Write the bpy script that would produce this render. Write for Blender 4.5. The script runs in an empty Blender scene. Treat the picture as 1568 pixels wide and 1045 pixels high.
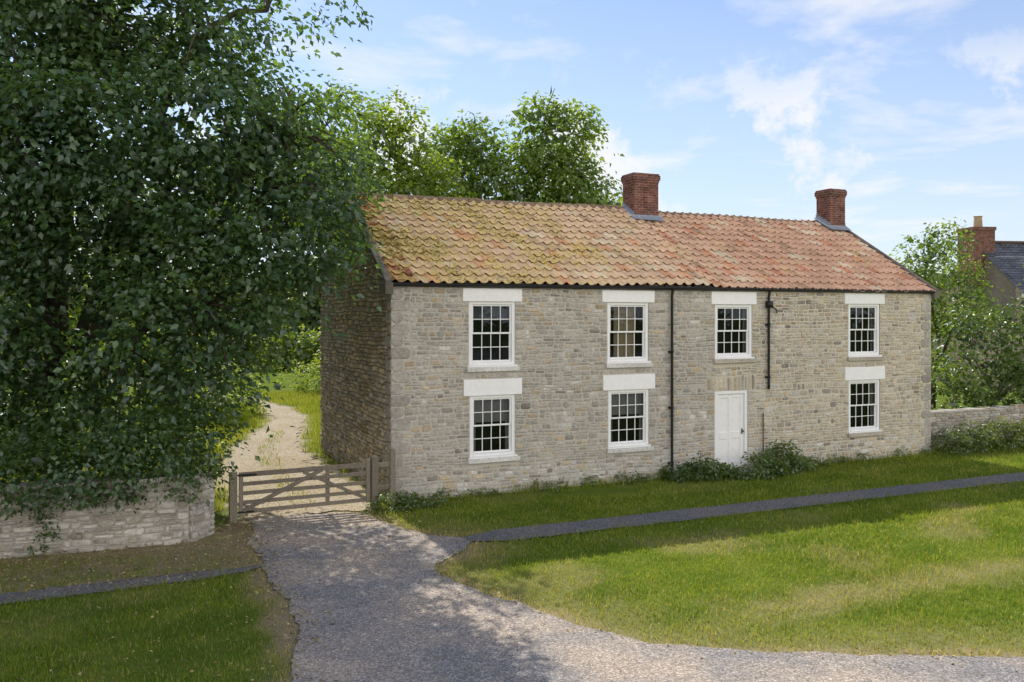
import bpy, math, random
import numpy as np
from mathutils import Vector, Matrix
random.seed(7); R=np.random.default_rng(11)
scene=bpy.context.scene
COL=scene.collection

# ------------------------------------------------------------------ helpers
def link(o,parent=None):
    COL.objects.link(o)
    if parent is not None: o.parent=parent
    return o
def empty(name,loc=(0,0,0),rz=0):
    e=bpy.data.objects.new(name,None); e.location=loc; e.rotation_euler=(0,0,rz); e.empty_display_size=.3
    return link(e)
class MB:
    def __init__(s): s.v=[]; s.f=[]; s.c=[]
    def add(s,vs,fs,col=(1,1,1)):
        n=len(s.v); s.v+= [tuple(p) for p in vs]; s.f+=[tuple(i+n for i in f) for f in fs]; s.c+=[col]*len(vs)
    def box(s,x0,x1,y0,y1,z0,z1,col=(1,1,1),j=0):
        vs=[(x,y,z) for x in(x0,x1) for y in(y0,y1) for z in(z0,z1)]
        if j: vs=[tuple(c+random.uniform(-j,j) for c in p) for p in vs]
        s.add(vs,[(0,1,3,2),(4,6,7,5),(0,4,5,1),(2,3,7,6),(0,2,6,4),(1,5,7,3)],col)
    def bar(s,p,q,w,h,up=(0,0,1),col=(1,1,1)):
        p=Vector(p);q=Vector(q);d=(q-p).normalized();u=Vector(up);a=d.cross(u).normalized();u=a.cross(d)
        vs=[e+a*sx*w/2+u*sz*h/2 for e in(p,q) for sx in(-1,1) for sz in(-1,1)]
        s.add(vs,[(0,1,3,2),(4,6,7,5),(0,4,5,1),(2,3,7,6),(0,2,6,4),(1,5,7,3)],col)
    def tube(s,pts,rad,n=8,col=(1,1,1),cap=True):
        pts=[Vector(p) for p in pts]; base=len(s.v); k=len(pts)
        if not hasattr(rad,'__len__'): rad=[rad]*k
        pa=None
        for i,p in enumerate(pts):
            d=(pts[min(i+1,k-1)]-pts[max(i-1,0)]).normalized()
            if pa is None:
                r=Vector((1,0,0)) if abs(d.x)<.9 else Vector((0,1,0)); a=d.cross(r).normalized()
            else: a=(pa-d*pa.dot(d)).normalized()
            pa=a;b=d.cross(a)
            for j in range(n):
                t=2*math.pi*j/n; s.v.append(tuple(p+(a*math.cos(t)+b*math.sin(t))*rad[i])); s.c.append(col)
        for i in range(k-1):
            for j in range(n):
                s.f.append((base+i*n+j,base+i*n+(j+1)%n,base+(i+1)*n+(j+1)%n,base+(i+1)*n+j))
        if cap:
            s.f.append(tuple(base+j for j in range(n))); s.f.append(tuple(base+(k-1)*n+j for j in range(n)))
    def build(s,name,mat,parent=None,bevel=0,smooth=False):
        me=bpy.data.meshes.new(name); me.from_pydata(s.v,[],s.f)
        at=me.color_attributes.new('col','FLOAT_COLOR','POINT')
        c=np.ones((len(s.v),4),dtype=np.float32); c[:,:3]=np.array(s.c,dtype=np.float32)
        at.data.foreach_set('color',c.ravel())
        me.materials.append(mat)
        if smooth: me.polygons.foreach_set('use_smooth',[True]*len(me.polygons))
        me.update()
        o=link(bpy.data.objects.new(name,me),parent)
        if bevel:
            m=o.modifiers.new('bevel','BEVEL'); m.width=bevel; m.segments=2; m.limit_method='ANGLE'
        return o
def np_mesh(name,V,F,C,mat,parent=None,smooth=False):
    me=bpy.data.meshes.new(name); nv=len(V); nf=len(F); k=F.shape[1]
    me.vertices.add(nv); me.vertices.foreach_set('co',V.astype(np.float32).ravel())
    me.loops.add(nf*k); me.loops.foreach_set('vertex_index',F.astype(np.int32).ravel())
    me.polygons.add(nf); me.polygons.foreach_set('loop_start',(np.arange(nf)*k).astype(np.int32))
    me.polygons.foreach_set('loop_total',np.full(nf,k,dtype=np.int32))
    at=me.color_attributes.new('col','FLOAT_COLOR','POINT')
    c=np.ones((nv,4),dtype=np.float32); c[:,:3]=C; at.data.foreach_set('color',c.ravel())
    if smooth: me.polygons.foreach_set('use_smooth',np.ones(nf,dtype=bool))
    me.materials.append(mat); me.update(calc_edges=True); me.validate()
    return link(bpy.data.objects.new(name,me),parent)

# ------------------------------------------------------------------ materials
def newmat(name):
    m=bpy.data.materials.new(name); m.use_nodes=True; nt=m.node_tree; nt.nodes.clear()
    out=nt.nodes.new('ShaderNodeOutputMaterial'); return m,nt,out
def N(nt,t,**k):
    n=nt.nodes.new(t)
    for a,b in k.items(): setattr(n,a,b)
    return n
def L(nt,a,b): nt.links.new(a,b)
def noise(nt,vec,scale,detail=4,rough=.6):
    n=N(nt,'ShaderNodeTexNoise'); n.inputs['Scale'].default_value=scale; n.inputs['Detail'].default_value=detail; n.inputs['Roughness'].default_value=rough
    if vec is not None: L(nt,vec,n.inputs['Vector'])
    return n
def ramp(nt,fac,stops):
    r=N(nt,'ShaderNodeValToRGB'); e=r.color_ramp.elements
    while len(e)<len(stops): e.new(.5)
    for i,(p,c) in enumerate(stops):
        e[i].position=p; e[i].color=(c[0],c[1],c[2],1) if hasattr(c,'__len__') else (c,c,c,1)
    L(nt,fac,r.inputs['Fac']); return r
def mix(nt,a,b,fac,mode='MIX'):
    m=N(nt,'ShaderNodeMix',data_type='RGBA',blend_type=mode)
    for s,v in((m.inputs[0],fac),(m.inputs[6],a),(m.inputs[7],b)):
        if isinstance(v,(int,float)): s.default_value=v
        elif isinstance(v,tuple): s.default_value=(*v,1)
        else: L(nt,v,s)
    return m.outputs[2]
def math_(nt,op,a,b=None,c=None):
    m=N(nt,'ShaderNodeMath',operation=op)
    for i,v in enumerate((a,b,c)):
        if v is None: continue
        if isinstance(v,(int,float)): m.inputs[i].default_value=v
        else: L(nt,v,m.inputs[i])
    return m.outputs[0]
def attr(nt): return N(nt,'ShaderNodeAttribute',attribute_name='col')
def objco(nt): return N(nt,'ShaderNodeTexCoord').outputs['Object']
def bsdf(nt,out,col,rough=.8,bump=None,bs=.3,bd=.01,spec=.3):
    if rough>.78:
        b=N(nt,'ShaderNodeBsdfDiffuse'); ci=b.inputs['Color']
    else:
        b=N(nt,'ShaderNodeBsdfPrincipled'); b.inputs['Roughness'].default_value=rough; b.inputs['Specular IOR Level'].default_value=spec; ci=b.inputs['Base Color']
    if isinstance(col,tuple): ci.default_value=(*col,1)
    else: L(nt,col,ci)
    if bump is not None:
        n=N(nt,'ShaderNodeBump'); n.inputs['Strength'].default_value=bs; n.inputs['Distance'].default_value=bd
        L(nt,bump,n.inputs['Height']); L(nt,n.outputs[0],b.inputs['Normal'])
    L(nt,b.outputs[0],out.inputs['Surface']); return b
def mat_vc(name,nscale=20,amt=.35,rough=.85,bd=.01,bs=.5,spot=None,big=0):
    m,nt,out=newmat(name); a=attr(nt); co=objco(nt)
    n1=noise(nt,co,nscale,5,.7); r=ramp(nt,n1.outputs[0],[(.25,1-amt),(.75,1+amt*.6)])
    c=mix(nt,a.outputs['Color'],r.outputs[0],1.0,'MULTIPLY')
    if spot:
        n2=noise(nt,co,spot[1],5,.65); r2=ramp(nt,n2.outputs[0],[(spot[2],0.),(spot[3],1.)])
        c=mix(nt,c,spot[0],r2.outputs[0])
    if big:
        n4=noise(nt,co,.8,4,.65); r4=ramp(nt,n4.outputs[0],[(.3,1-big),(.7,1+big*.6)]); c=mix(nt,c,r4.outputs[0],1.,'MULTIPLY')
    n3=noise(nt,co,nscale*2.2,4,.75)
    bsdf(nt,out,c,rough,n3.outputs[0],bs,bd); return m
M_stone=mat_vc('rubble_stone',14,.38,.9,.02,.7,spot=((.62,.60,.56),5,.58,.76),big=.24)
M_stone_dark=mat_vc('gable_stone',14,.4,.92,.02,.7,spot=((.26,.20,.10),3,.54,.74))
M_mortar=mat_vc('lime_mortar',30,.35,.95,.015,.6)
M_white=mat_vc('white_paint',9,.08,.5,.002,.3)
M_black=mat_vc('black_iron',30,.3,.4,.002,.3)
M_wood=mat_vc('weathered_wood',25,.45,.8,.006,.6)
M_lead=mat_vc('lead_flashing',12,.25,.5,.004,.3)
M_pipe=M_black
def tile_mat():
    m,nt,out=newmat('clay_pantile_lichen'); a=attr(nt); co=objco(nt)
    n1=noise(nt,co,22,5,.7); r=ramp(nt,n1.outputs[0],[(.25,.65),(.75,1.25)])
    c=mix(nt,a.outputs['Color'],r.outputs[0],1.,'MULTIPLY')
    n2=noise(nt,co,6,6,.75); sx=N(nt,'ShaderNodeSeparateXYZ'); L(nt,co,sx.inputs[0])
    mr=N(nt,'ShaderNodeMapRange'); mr.inputs[1].default_value=3.; mr.inputs[2].default_value=10.; mr.inputs[3].default_value=.07; mr.inputs[4].default_value=-.13
    L(nt,sx.outputs[0],mr.inputs[0])
    n0=noise(nt,co,.8,4,.55); m0=math_(nt,'MULTIPLY_ADD',n0.outputs[0],.6,-.30)
    ad2=math_(nt,'ADD',math_(nt,'ADD',n2.outputs[0],mr.outputs[0]),m0)
    r2=ramp(nt,ad2,[(.48,0.),(.62,.85)])
    c=mix(nt,c,(.76,.60,.22),r2.outputs[0])
    n4=noise(nt,co,14,6,.7); ad3=math_(nt,'ADD',math_(nt,'ADD',n4.outputs[0],mr.outputs[0]),m0)
    r3=ramp(nt,ad3,[(.59,0.),(.67,.9)])
    c=mix(nt,c,(.20,.15,.05),r3.outputs[0])
    n5=noise(nt,co,9,5,.7); r5=ramp(nt,n5.outputs[0],[(.60,0.),(.72,.55)]); c=mix(nt,c,(.21,.14,.10),r5.outputs[0])
    bsdf(nt,out,c,.85,n4.outputs[0],.5,.010); return m
M_tile=tile_mat()
def brick_mat():
    m,nt,out=newmat('red_brick'); co=objco(nt)
    sx=N(nt,'ShaderNodeSeparateXYZ'); L(nt,co,sx.inputs[0])
    cb=N(nt,'ShaderNodeCombineXYZ'); L(nt,math_(nt,'ADD',sx.outputs[0],sx.outputs[1]),cb.inputs[0]); L(nt,sx.outputs[2],cb.inputs[1])
    b=N(nt,'ShaderNodeTexBrick'); L(nt,cb.outputs[0],b.inputs['Vector'])
    b.inputs['Color1'].default_value=(.27,.105,.075,1); b.inputs['Color2'].default_value=(.15,.07,.06,1); b.inputs['Mortar'].default_value=(.28,.23,.20,1)
    b.inputs['Scale'].default_value=1; b.inputs['Brick Width'].default_value=.225; b.inputs['Row Height'].default_value=.075; b.inputs['Mortar Size'].default_value=.009
    n=noise(nt,co,5,5,.7); r=ramp(nt,n.outputs[0],[(.3,.45),(.7,1.3)])
    c=mix(nt,b.outputs[0],r.outputs[0],1.,'MULTIPLY')
    bsdf(nt,out,c,.85,math_(nt,'SUBTRACT',1.,b.outputs[1]),.6,.01); return m
M_brick=brick_mat()
def glass_mat():
    m,nt,out=newmat('window_glass')
    tr=N(nt,'ShaderNodeBsdfTransparent'); tr.inputs[0].default_value=(.85,.88,.88,1)
    gl=N(nt,'ShaderNodeBsdfGlossy'); gl.inputs['Roughness'].default_value=.02; gl.inputs[0].default_value=(.72,.86,1,1)
    co=objco(nt); n=noise(nt,co,3,2,.5); bp=N(nt,'ShaderNodeBump'); bp.inputs['Strength'].default_value=.25; bp.inputs['Distance'].default_value=.02
    L(nt,n.outputs[0],bp.inputs['Height']); L(nt,bp.outputs[0],gl.inputs['Normal'])
    fr=N(nt,'ShaderNodeFresnel'); fr.inputs[0].default_value=1.4
    mx=N(nt,'ShaderNodeMixShader'); L(nt,fr.outputs[0],mx.inputs[0]); L(nt,tr.outputs[0],mx.inputs[1]); L(nt,gl.outputs[0],mx.inputs[2])
    L(nt,mx.outputs[0],out.inputs['Surface']); return m
M_glass=glass_mat()
def leaf_mat(name,trans=.4,gloss=.06,rough=.45,tm=(1.5,1.35,.5)):
    m,nt,out=newmat(name); a=attr(nt)
    b=N(nt,'ShaderNodeBsdfDiffuse'); L(nt,a.outputs['Color'],b.inputs['Color'])
    t=N(nt,'ShaderNodeBsdfTranslucent'); c=mix(nt,a.outputs['Color'],tm,1.,'MULTIPLY'); L(nt,c,t.inputs[0])
    mx=N(nt,'ShaderNodeMixShader'); mx.inputs[0].default_value=trans
    L(nt,b.outputs[0],mx.inputs[1]); L(nt,t.outputs[0],mx.inputs[2]); o=mx.outputs[0]
    if gloss:
        g=N(nt,'ShaderNodeBsdfGlossy'); g.inputs['Roughness'].default_value=rough; g.inputs[0].default_value=(.9,.95,1,1)
        m2=N(nt,'ShaderNodeMixShader'); m2.inputs[0].default_value=gloss; L(nt,o,m2.inputs[1]); L(nt,g.outputs[0],m2.inputs[2]); o=m2.outputs[0]
    L(nt,o,out.inputs['Surface']); return m
M_leaf=leaf_mat('tree_leaves',.42,.06,.38,(2.5,2.2,.7))
M_leaf2=leaf_mat('bright_leaves',.55,.05,.45,(2.3,2.1,.7))
M_grass=leaf_mat('grass_blades',.45,0,.6,(1.6,1.45,.6))
M_litter=leaf_mat('dry_leaves',.2,0,.8,(1.2,1.0,.7))
M_bark=mat_vc('bark',12,.45,.9,.02,.8)

# ------------------------------------------------------------------ layout (metres)
HX,HY=-2.737,19.23; ANG=math.atan2(.399,.917)
UX,UY=math.cos(ANG),math.sin(ANG)
LEN,DEP,WH,RZ=16.97,8.2,5.0,7.46
def h2w(t,v): return (HX+UX*t-UY*v, HY+UY*t+UX*v)
drive=[(-5.5,17.7),(-5.0,16.6),(-4.94,15.9),(-4.3,14.6),(-3.9,13.6),(-3.34,12.64),(-2.93,11.59),(-2.6,9.84),(-2.9,8.3),(-4.5,6.8),(-12,5.6),(-40,5),(-40,-30),(60,-30),(60,8.2),(25,9.6),(14,10.25),(9,10.5),(6.4,10.55),(3.42,10.7),(1.83,11.0),(.86,11.7),(.1,12.5),(-.44,13.05),(-1.2,13.9),(-1.35,14.5),(-.85,15.2),(-.75,16.1),(-1.4,16.35),(-2.2,16.9),(-2.75,17.6),(-3.2,18.2),(-4.4,18.1)]
def offs_line(cl,w):
    cl=[Vector(p) for p in cl]; l=[];r=[]
    if not hasattr(w,'__len__'): w=[w]*len(cl)
    for i,p in enumerate(cl):
        d=(cl[min(i+1,len(cl)-1)]-cl[max(i-1,0)]).normalized(); n=Vector((-d.y,d.x)); l.append(tuple(p+n*w[i]/2)); r.append(tuple(p-n*w[i]/2))
    return l+r[::-1]
pc=[h2w(t,-3.65) for t in (.45,1.2,3,8,14,20,30,60)]
path_r=offs_line(pc,[.35,.85,.85,.85,.85,.85,.85,.85])
lp=[(-4.2,14.35),(-4.7,14.02),(-5.4,13.7),(-7.66,12.68),(-12,11.0),(-16,9.3),(-30,4.6)]
path_l=offs_line(lp,[.12,.36,.50,.55,.6,.6,.6])
track=offs_line([(-4.25,18.15),(-5.0,20),(-6.4,23),(-7.8,27),(-8.5,31),(-9.1,35),(-10.8,38.5),(-14,43),(-22,52),(-40,62)],[2.5,2.8,2.7,1.9,1.4,1.2,1.2,1.5,2,2])
litter=[(-30,6.5),(-6.15,15.75),(-5.6,17.3),(-4.9,16.2),(-4.2,14.5),(-7.6,12.9),(-16,9.5),(-30,4.9)]
house_fp=[h2w(-.1,-.1),h2w(LEN+.1,-.1),h2w(LEN+.1,DEP+.1),h2w(-.1,DEP+.1)]
def inpoly(X,Y,P):
    r=np.zeros(X.shape,bool); n=len(P)
    for i in range(n):
        x0,y0=P[i];x1,y1=P[(i+1)%n]
        if y0==y1: continue
        c=((y0>Y)!=(y1>Y))&(X<(x1-x0)*(Y-y0)/(y1-y0)+x0); r^=c
    return r
def pdist(X,Y,P,closed=True):
    d=np.full(X.shape,1e9); n=len(P)
    for i in range(n if closed else n-1):
        x0,y0=P[i];x1,y1=P[(i+1)%n]; dx,dy=x1-x0,y1-y0
        t=np.clip(((X-x0)*dx+(Y-y0)*dy)/(dx*dx+dy*dy+1e-9),0,1)
        d=np.minimum(d,np.hypot(X-x0-t*dx,Y-y0-t*dy))
    return d
def sn(X,Y,s=1.,seed=0):
    rr=np.random.default_rng(seed); o=np.zeros(X.shape)
    for k in range(7):
        a=rr.uniform(0,6.28); f=s*rr.uniform(.5,2.4); o+=np.sin((X*np.cos(a)+Y*np.sin(a))*f+rr.uniform(0,6.28)+1.3*np.sin((X*np.sin(a)-Y*np.cos(a))*f*.7))
    return o/7
def sstep(a,b,x): t=np.clip((x-a)/(b-a),0,1); return t*t*(3-2*t)
streak=[(3.8,12.3),(4.8,12.8),(8.7,14.46),(14,16.6)]
def masks(X,Y):
    dd=pdist(X,Y,drive); dn=sn(X,Y,3,5); dm=sn(X,Y,9,6)
    right=sstep(-2.5,-1.,X)
    dry=.95*(1-sstep(.0,.55,dd+.25*dn+.12*dm))
    dry=np.maximum(dry,.45*(1-sstep(.2,1.6,dd+.6*dn+.2*dm))*right)
    sd_=pdist(X,Y,streak,False)
    dry=np.maximum(dry,.62*(1-sstep(-.1,.75,sd_+.4*dn+.22*dm)))
    perp=(X-HX)*UY-(Y-HY)*UX
    dry=np.maximum(dry,(.18+.25*right*sstep(4.2,5.2,perp))*sstep(.0,.5,sn(X,Y,1.0,9)+.25*dm))  # dry patches, painted stronger on sunlit lawn beyond the house shadow
    lit=np.where(inpoly(X,Y,litter),.75+.35*np.clip(dn+.6*dm,-1,.7),0.)
    lit=np.maximum(lit,.9*(1-sstep(.0,.5,pdist(X,Y,litter)+.2*dn)))
    ld=pdist(X,Y,[(-2.75,11.0),(-3.4,12.7),(-4.3,14.4)],False)
    lit=np.maximum(lit,.7*(1-sstep(.05,.45,ld+.2*dn+.1*dm)))
    lit=np.clip(lit,0,1)
    tr=np.where(inpoly(X,Y,track),1.,0.); tr=np.maximum(tr,1-sstep(0,.6,pdist(X,Y,track)+.4*dn))
    return dry,lit,tr

# ------------------------------------------------------------------ ground
def axis(lo,hi,step,far):
    a=list(np.arange(lo,hi+1e-6,step)); s=step; x=hi; up=[]
    while x<far: s*=1.35; x+=s; up.append(x)
    s=step; x=lo; dn=[]
    while x>-far: s*=1.35; x-=s; dn.append(x)
    return np.array(dn[::-1]+a+up)
ax=axis(-26,26,.2,2500); ay=axis(-2,46,.2,2500)
GX,GY=np.meshgrid(ax,ay)
GZ=.012*sn(GX,GY,1.2,3)-.012
dr,li,tk=masks(GX,GY)
V=np.stack([GX,GY,GZ],-1).reshape(-1,3)
ny,nx=GX.shape; idx=np.arange(nx*ny).reshape(ny,nx)
F=np.stack([idx[:-1,:-1],idx[:-1,1:],idx[1:,1:],idx[1:,:-1]],-1).reshape(-1,4)
C=np.stack([dr,li,tk],-1).reshape(-1,3)
def ground_mat():
    m,nt,out=newmat('ground_turf'); a=attr(nt); co=objco(nt)
    s=N(nt,'ShaderNodeSeparateColor'); L(nt,a.outputs['Color'],s.inputs[0])
    n1=noise(nt,co,1.1,5,.65); g=ramp(nt,n1.outputs[0],[(.3,(.085,.135,.022)),(.5,(.13,.18,.03)),(.7,(.20,.23,.05))]).outputs[0]
    n2=noise(nt,co,45,3,.7); r2=ramp(nt,n2.outputs[0],[(.3,.55),(.7,1.3)]).outputs[0]
    g=mix(nt,g,r2,1.,'MULTIPLY')
    d=ramp(nt,n2.outputs[0],[(.3,(.20,.155,.08)),(.7,(.40,.33,.19))]).outputs[0]
    l=ramp(nt,n2.outputs[0],[(.3,(.16,.12,.075)),(.55,(.32,.25,.16)),(.75,(.50,.42,.29))]).outputs[0]
    t=ramp(nt,n2.outputs[0],[(.3,(.32,.26,.17)),(.7,(.54,.47,.34))]).outputs[0]
    c=mix(nt,g,d,s.outputs[0]); c=mix(nt,c,l,s.outputs[1]); c=mix(nt,c,t,s.outputs[2])
    bsdf(nt,out,c,.95,n2.outputs[0],.6,.02); return m
np_mesh('ground',V,F,C,ground_mat(),smooth=True)

def sheet(name,poly,mat,z,jit=.06,step=.1):
    P=[]; n=len(poly)
    for i in range(n):
        a=Vector(poly[i]);b=Vector(poly[(i+1)%n]); k=1 if (b-a).length>15 else max(1,int((b-a).length/step))
        for j in range(k): P.append(a+(b-a)*j/k)
    X=np.array([p.x for p in P]);Y=np.array([p.y for p in P])
    X=X+jit*sn(X,Y,4,1)*1.6+R.uniform(-jit,jit,len(X))*.35; Y=Y+jit*sn(X,Y,4,2)*1.6+R.uniform(-jit,jit,len(Y))*.35
    from mathutils.geometry import tessellate_polygon
    vs=[(x,y,z) for x,y in zip(X,Y)]
    tri=tessellate_polygon([[Vector(v) for v in vs]])
    mb=MB(); mb.add(vs,[tuple(t) for t in tri]); o=mb.build(name,mat)
    return o
def gravel_mat(name,c0,c1,c2,patch):
    m,nt,out=newmat(name); co=objco(nt)
    n1=noise(nt,co,.55,6,.65); n2=noise(nt,co,38,4,.8)
    v=N(nt,'ShaderNodeTexVoronoi'); v.inputs['Scale'].default_value=38; L(nt,co,v.inputs['Vector'])
    base=ramp(nt,n2.outputs[0],[(.33,c0),(.5,c1),(.66,c2)]).outputs[0]
    sp=N(nt,'ShaderNodeSeparateColor'); L(nt,v.outputs['Color'],sp.inputs[0])
    r=ramp(nt,sp.outputs[0],[(0,.6),(.7,1.05),(1,1.6)]).outputs[0]
    c=mix(nt,base,r,.7,'MULTIPLY')
    pr=ramp(nt,n1.outputs[0],[(.40,0.),(.60,1.)]).outputs[0]
    pc_=mix(nt,c,patch,1.,'MULTIPLY'); c=mix(nt,c,pc_,pr)
    bsdf(nt,out,c,.92,v.outputs['Distance'],.6,.012); return m
M_gravel=gravel_mat('gravel_tarmac',(.13,.124,.122),(.25,.235,.227),(.43,.40,.37),(1.6,1.42,1.2))
M_tarmac=gravel_mat('path_tarmac',(.085,.085,.09),(.155,.155,.16),(.255,.25,.245),(1.25,1.15,1.05))
M_track=gravel_mat('sandy_track',(.30,.24,.17),(.46,.39,.29),(.64,.57,.46),(.9,.87,.8))
sheet('gravel_driveway',drive,M_gravel,.006,.07)
sheet('footpath',path_r,M_tarmac,.012,.03)
sheet('footpath',path_l,M_tarmac,.011,.03)
sheet('dirt_track',track,M_track,.010,.12)

# ------------------------------------------------------------------ masonry
def make_courses(snaps,h0,h1):
    out=[]
    for a,b in zip(snaps[:-1],snaps[1:]):
        if b-a<h1*1.1: out.append((a,b)); continue
        z=a; hs=[]
        while z<b: h=random.uniform(h0,h1); hs.append(h); z+=h
        k=(b-a)/sum(hs); z=a
        for h in hs: out.append((z,z+h*k)); z+=h*k
    return out
def add_stone(mb,O,U,Nn,x0,x1,z0,z1,p,col,wave=True,g=.007):
    w=x1-x0;h=z1-z0
    if w<.03 or h<.025: return
    x0+=g+random.uniform(0,.010);x1-=g+random.uniform(0,.010);z0+=g+random.uniform(-.007,.010);z1-=g+random.uniform(-.007,.010)
    w=x1-x0;h=z1-z0; m=min(w,h)
    if m<.012: return
    pts=[]
    for cx,cz,sx,sz,o in((x0,z0,1,1,0),(x1,z0,-1,1,1),(x1,z1,-1,-1,0),(x0,z1,1,-1,1)):
        a=m*random.uniform(.08,.45);b=m*random.uniform(.08,.40)
        q=[(cx,cz+sz*b),(cx+sx*a,cz)]
        if o: q=q[::-1]
        pts+=q
    def W(x,z,d):
        if wave: z=z+.018*math.sin(1.3*x+2.1*z)+.012*math.sin(3.7*x+5*z+1)
        return (O[0]+U[0]*x+Nn[0]*d,O[1]+U[1]*x+Nn[1]*d,O[2]+z)
    cx=(x0+x1)/2;cz=(z0+z1)/2; ins=min(.016,m*.18)
    vs=[W(x,z,-.004) for x,z in pts]
    for x,z in pts:
        dx=cx-x;dz=cz-z
        vs.append(W(x+math.copysign(min(ins,abs(dx)),dx)*random.uniform(.5,1.2),z+math.copysign(min(ins,abs(dz)),dz)*random.uniform(.5,1.2),p+random.uniform(-.005,.005)))
    vs.append(W(cx+random.uniform(-.2,.2)*w,cz+random.uniform(-.2,.2)*h,p+random.uniform(.0,.010)))
    fs=[(i,(i+1)%8,8+(i+1)%8,8+i) for i in range(8)]+[(8+i,8+(i+1)%8,16) for i in range(8)]
    mb.add(vs,fs,col)
def panel(mb,O,U,Nn,courses,ivals,w0,w1,colfn,p0=.006,p1=.019):
    for z0,z1 in courses:
        for a,b in ivals(z0,z1):
            x=a
            while x<b-1e-4:
                w=random.uniform(w0,w1)*(1 if z1-z0<.14 else 1.15)
                if random.random()<.15: w*=.6
                if b-x-w<w0*.7: w=b-x
                if z1-z0>.115 and random.random()<.30:
                    zm=z0+(z1-z0)*random.uniform(.35,.65); xm=x+w*random.uniform(.35,.65)
                    add_stone(mb,O,U,Nn,x,x+w,z0,zm,random.uniform(p0,p1),colfn(x,z0))
                    if w>.3: add_stone(mb,O,U,Nn,x,xm,zm,z1,random.uniform(p0,p1),colfn(x,z1)); add_stone(mb,O,U,Nn,xm,x+w,zm,z1,random.uniform(p0,p1),colfn(x,z1))
                    else: add_stone(mb,O,U,Nn,x,x+w,zm,z1,random.uniform(p0,p1),colfn(x,z1))
                else: add_stone(mb,O,U,Nn,x,x+w,z0,z1,random.uniform(p0,p1),colfn(x+w/2,z0))
                x+=w
def sub_iv(a,b,holes):
    iv=[(a,b)]
    for h0,h1 in holes:
        n=[]
        for x,y in iv:
            if h1<=x or h0>=y: n.append((x,y)); continue
            if h0>x: n.append((x,h0))
            if h1<y: n.append((h1,y))
        iv=n
    return iv
house=empty('stone_house',(HX,HY,0),ANG)
wins=[(1.88,3.07,3.06,4.57),(1.90,3.07,.90,2.34),(5.615,6.835,3.06,4.57),(5.64,6.85,.90,2.34),(8.93,10.17,3.10,4.53),(13.65,14.87,3.06,4.57),(13.66,14.88,.85,2.34)]
door=(8.92,10.02,.05,2.20)
lint=[(w[0]-.16,w[1]+.17,w[3],(4.88 if w[3]>3 else 2.73)) for w in wins]
lint[4]=(8.80,10.30,4.53,4.88)
sills=[(w[0]-.06,w[1]+.10,w[2]-.2,w[2]) for w in wins]
openings=wins+lint+sills+[door]
arch=(8.66,10.30,2.20,2.62); arch2=(11.75,12.9,2.12,2.33)
snaps=[0,.68,.88,2.12,2.33,2.62,2.74,2.86,3.06,4.55,4.88,5.02]
courses=make_courses(snaps,.07,.175)
def fcol(x,z):
    b=random.uniform(.78,1.15)
    w=float(sstep(9.5,12.5,np.array(x+random.uniform(-2,2))))*.9
    c=np.array((.51,.475,.415))*(1-w)+np.array((.62,.545,.42))*w
    r=random.random()
    if r<.12: c=np.array((.62,.59,.54))
    elif r<.18: c=np.array((.35,.32,.285))
    elif r<.28: c=np.array((.56,.46,.33))
    elif z<.55 and r<.65: c=np.array((.62,.60,.57))
    return tuple(c*b)
def ival_front(z0,z1):
    zm=(z0+z1)/2; h=[(o[0],o[1]) for o in openings+[arch,arch2] if o[2]<zm<o[3]]
    k=int(zm/.27); q=.30 if k%2 else .46
    return sub_iv(q,LEN-(.28 if k%2 else .42),h)
mb=MB(); O=(0,0,0);U=(1,0,0);NN=(0,-1,0)
panel(mb,O,U,NN,courses,ival_front,.12,.34,fcol)
for (a,b,z0,z1),w in((arch,.11),(arch2,.07)):
    x=a
    while x<b-.02:
        ww=min(random.uniform(w*.8,w*1.4),b-x); add_stone(mb,O,U,NN,x,x+ww,z0+random.uniform(0,.02),z1-random.uniform(0,.04),random.uniform(.010,.02),fcol(x+3,z0)); x+=ww
k=0
while k*.27<5:
    z0=k*.27; z1=min(5.0,z0+.27); q=.30 if k%2 else .46
    cc=random.uniform(.38,.52)
    for (xa,xb) in ((-.02,q),(LEN-(.28 if k%2 else .42),LEN+.02)):
        add_stone(mb,O,U,NN,xa,xb,z0,z1,.020,(cc,cc*.93,cc*.83),wave=False,g=.005)
    q2=.46 if k%2 else .30
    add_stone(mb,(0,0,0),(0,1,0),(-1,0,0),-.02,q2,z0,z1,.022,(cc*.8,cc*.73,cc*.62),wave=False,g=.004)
    k+=1
mb.build('facade_stones',M_stone,house)
mb=MB(); slope=(RZ-WH)/(DEP/2)
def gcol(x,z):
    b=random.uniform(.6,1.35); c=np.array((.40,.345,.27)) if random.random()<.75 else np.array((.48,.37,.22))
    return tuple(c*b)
def ival_g(z0,z1):
    if z1<=WH: return [(.46 if int((z0+z1)/2/.27)%2 else .30,DEP)]
    a=(z1-WH)/slope; return [(a+.05,DEP-a-.05)] if a<DEP/2-.1 else []
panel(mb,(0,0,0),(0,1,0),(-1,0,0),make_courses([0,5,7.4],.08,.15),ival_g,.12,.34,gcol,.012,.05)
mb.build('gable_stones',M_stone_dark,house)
mb=MB()
panel(mb,(LEN,0,0),(0,1,0),(1,0,0),make_courses([0,5,7.4],.1,.17),lambda a,b:[(.0,DEP)] if b<=WH else ival_g(a,b),.15,.42,fcol)
panel(mb,(0,DEP,0),(1,0,0),(0,1,0),make_courses([0,5],.1,.17),lambda a,b:[(0,LEN)],.2,.5,fcol)
mb.build('rear_stones',M_stone,house)
mb=MB()
xs=sorted(set([0,LEN]+[v for o in openings for v in o[:2]])); zs=sorted(set([-.3,5.0]+[v for o in openings for v in o[2:]]))
mc=(.56,.525,.465)
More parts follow.
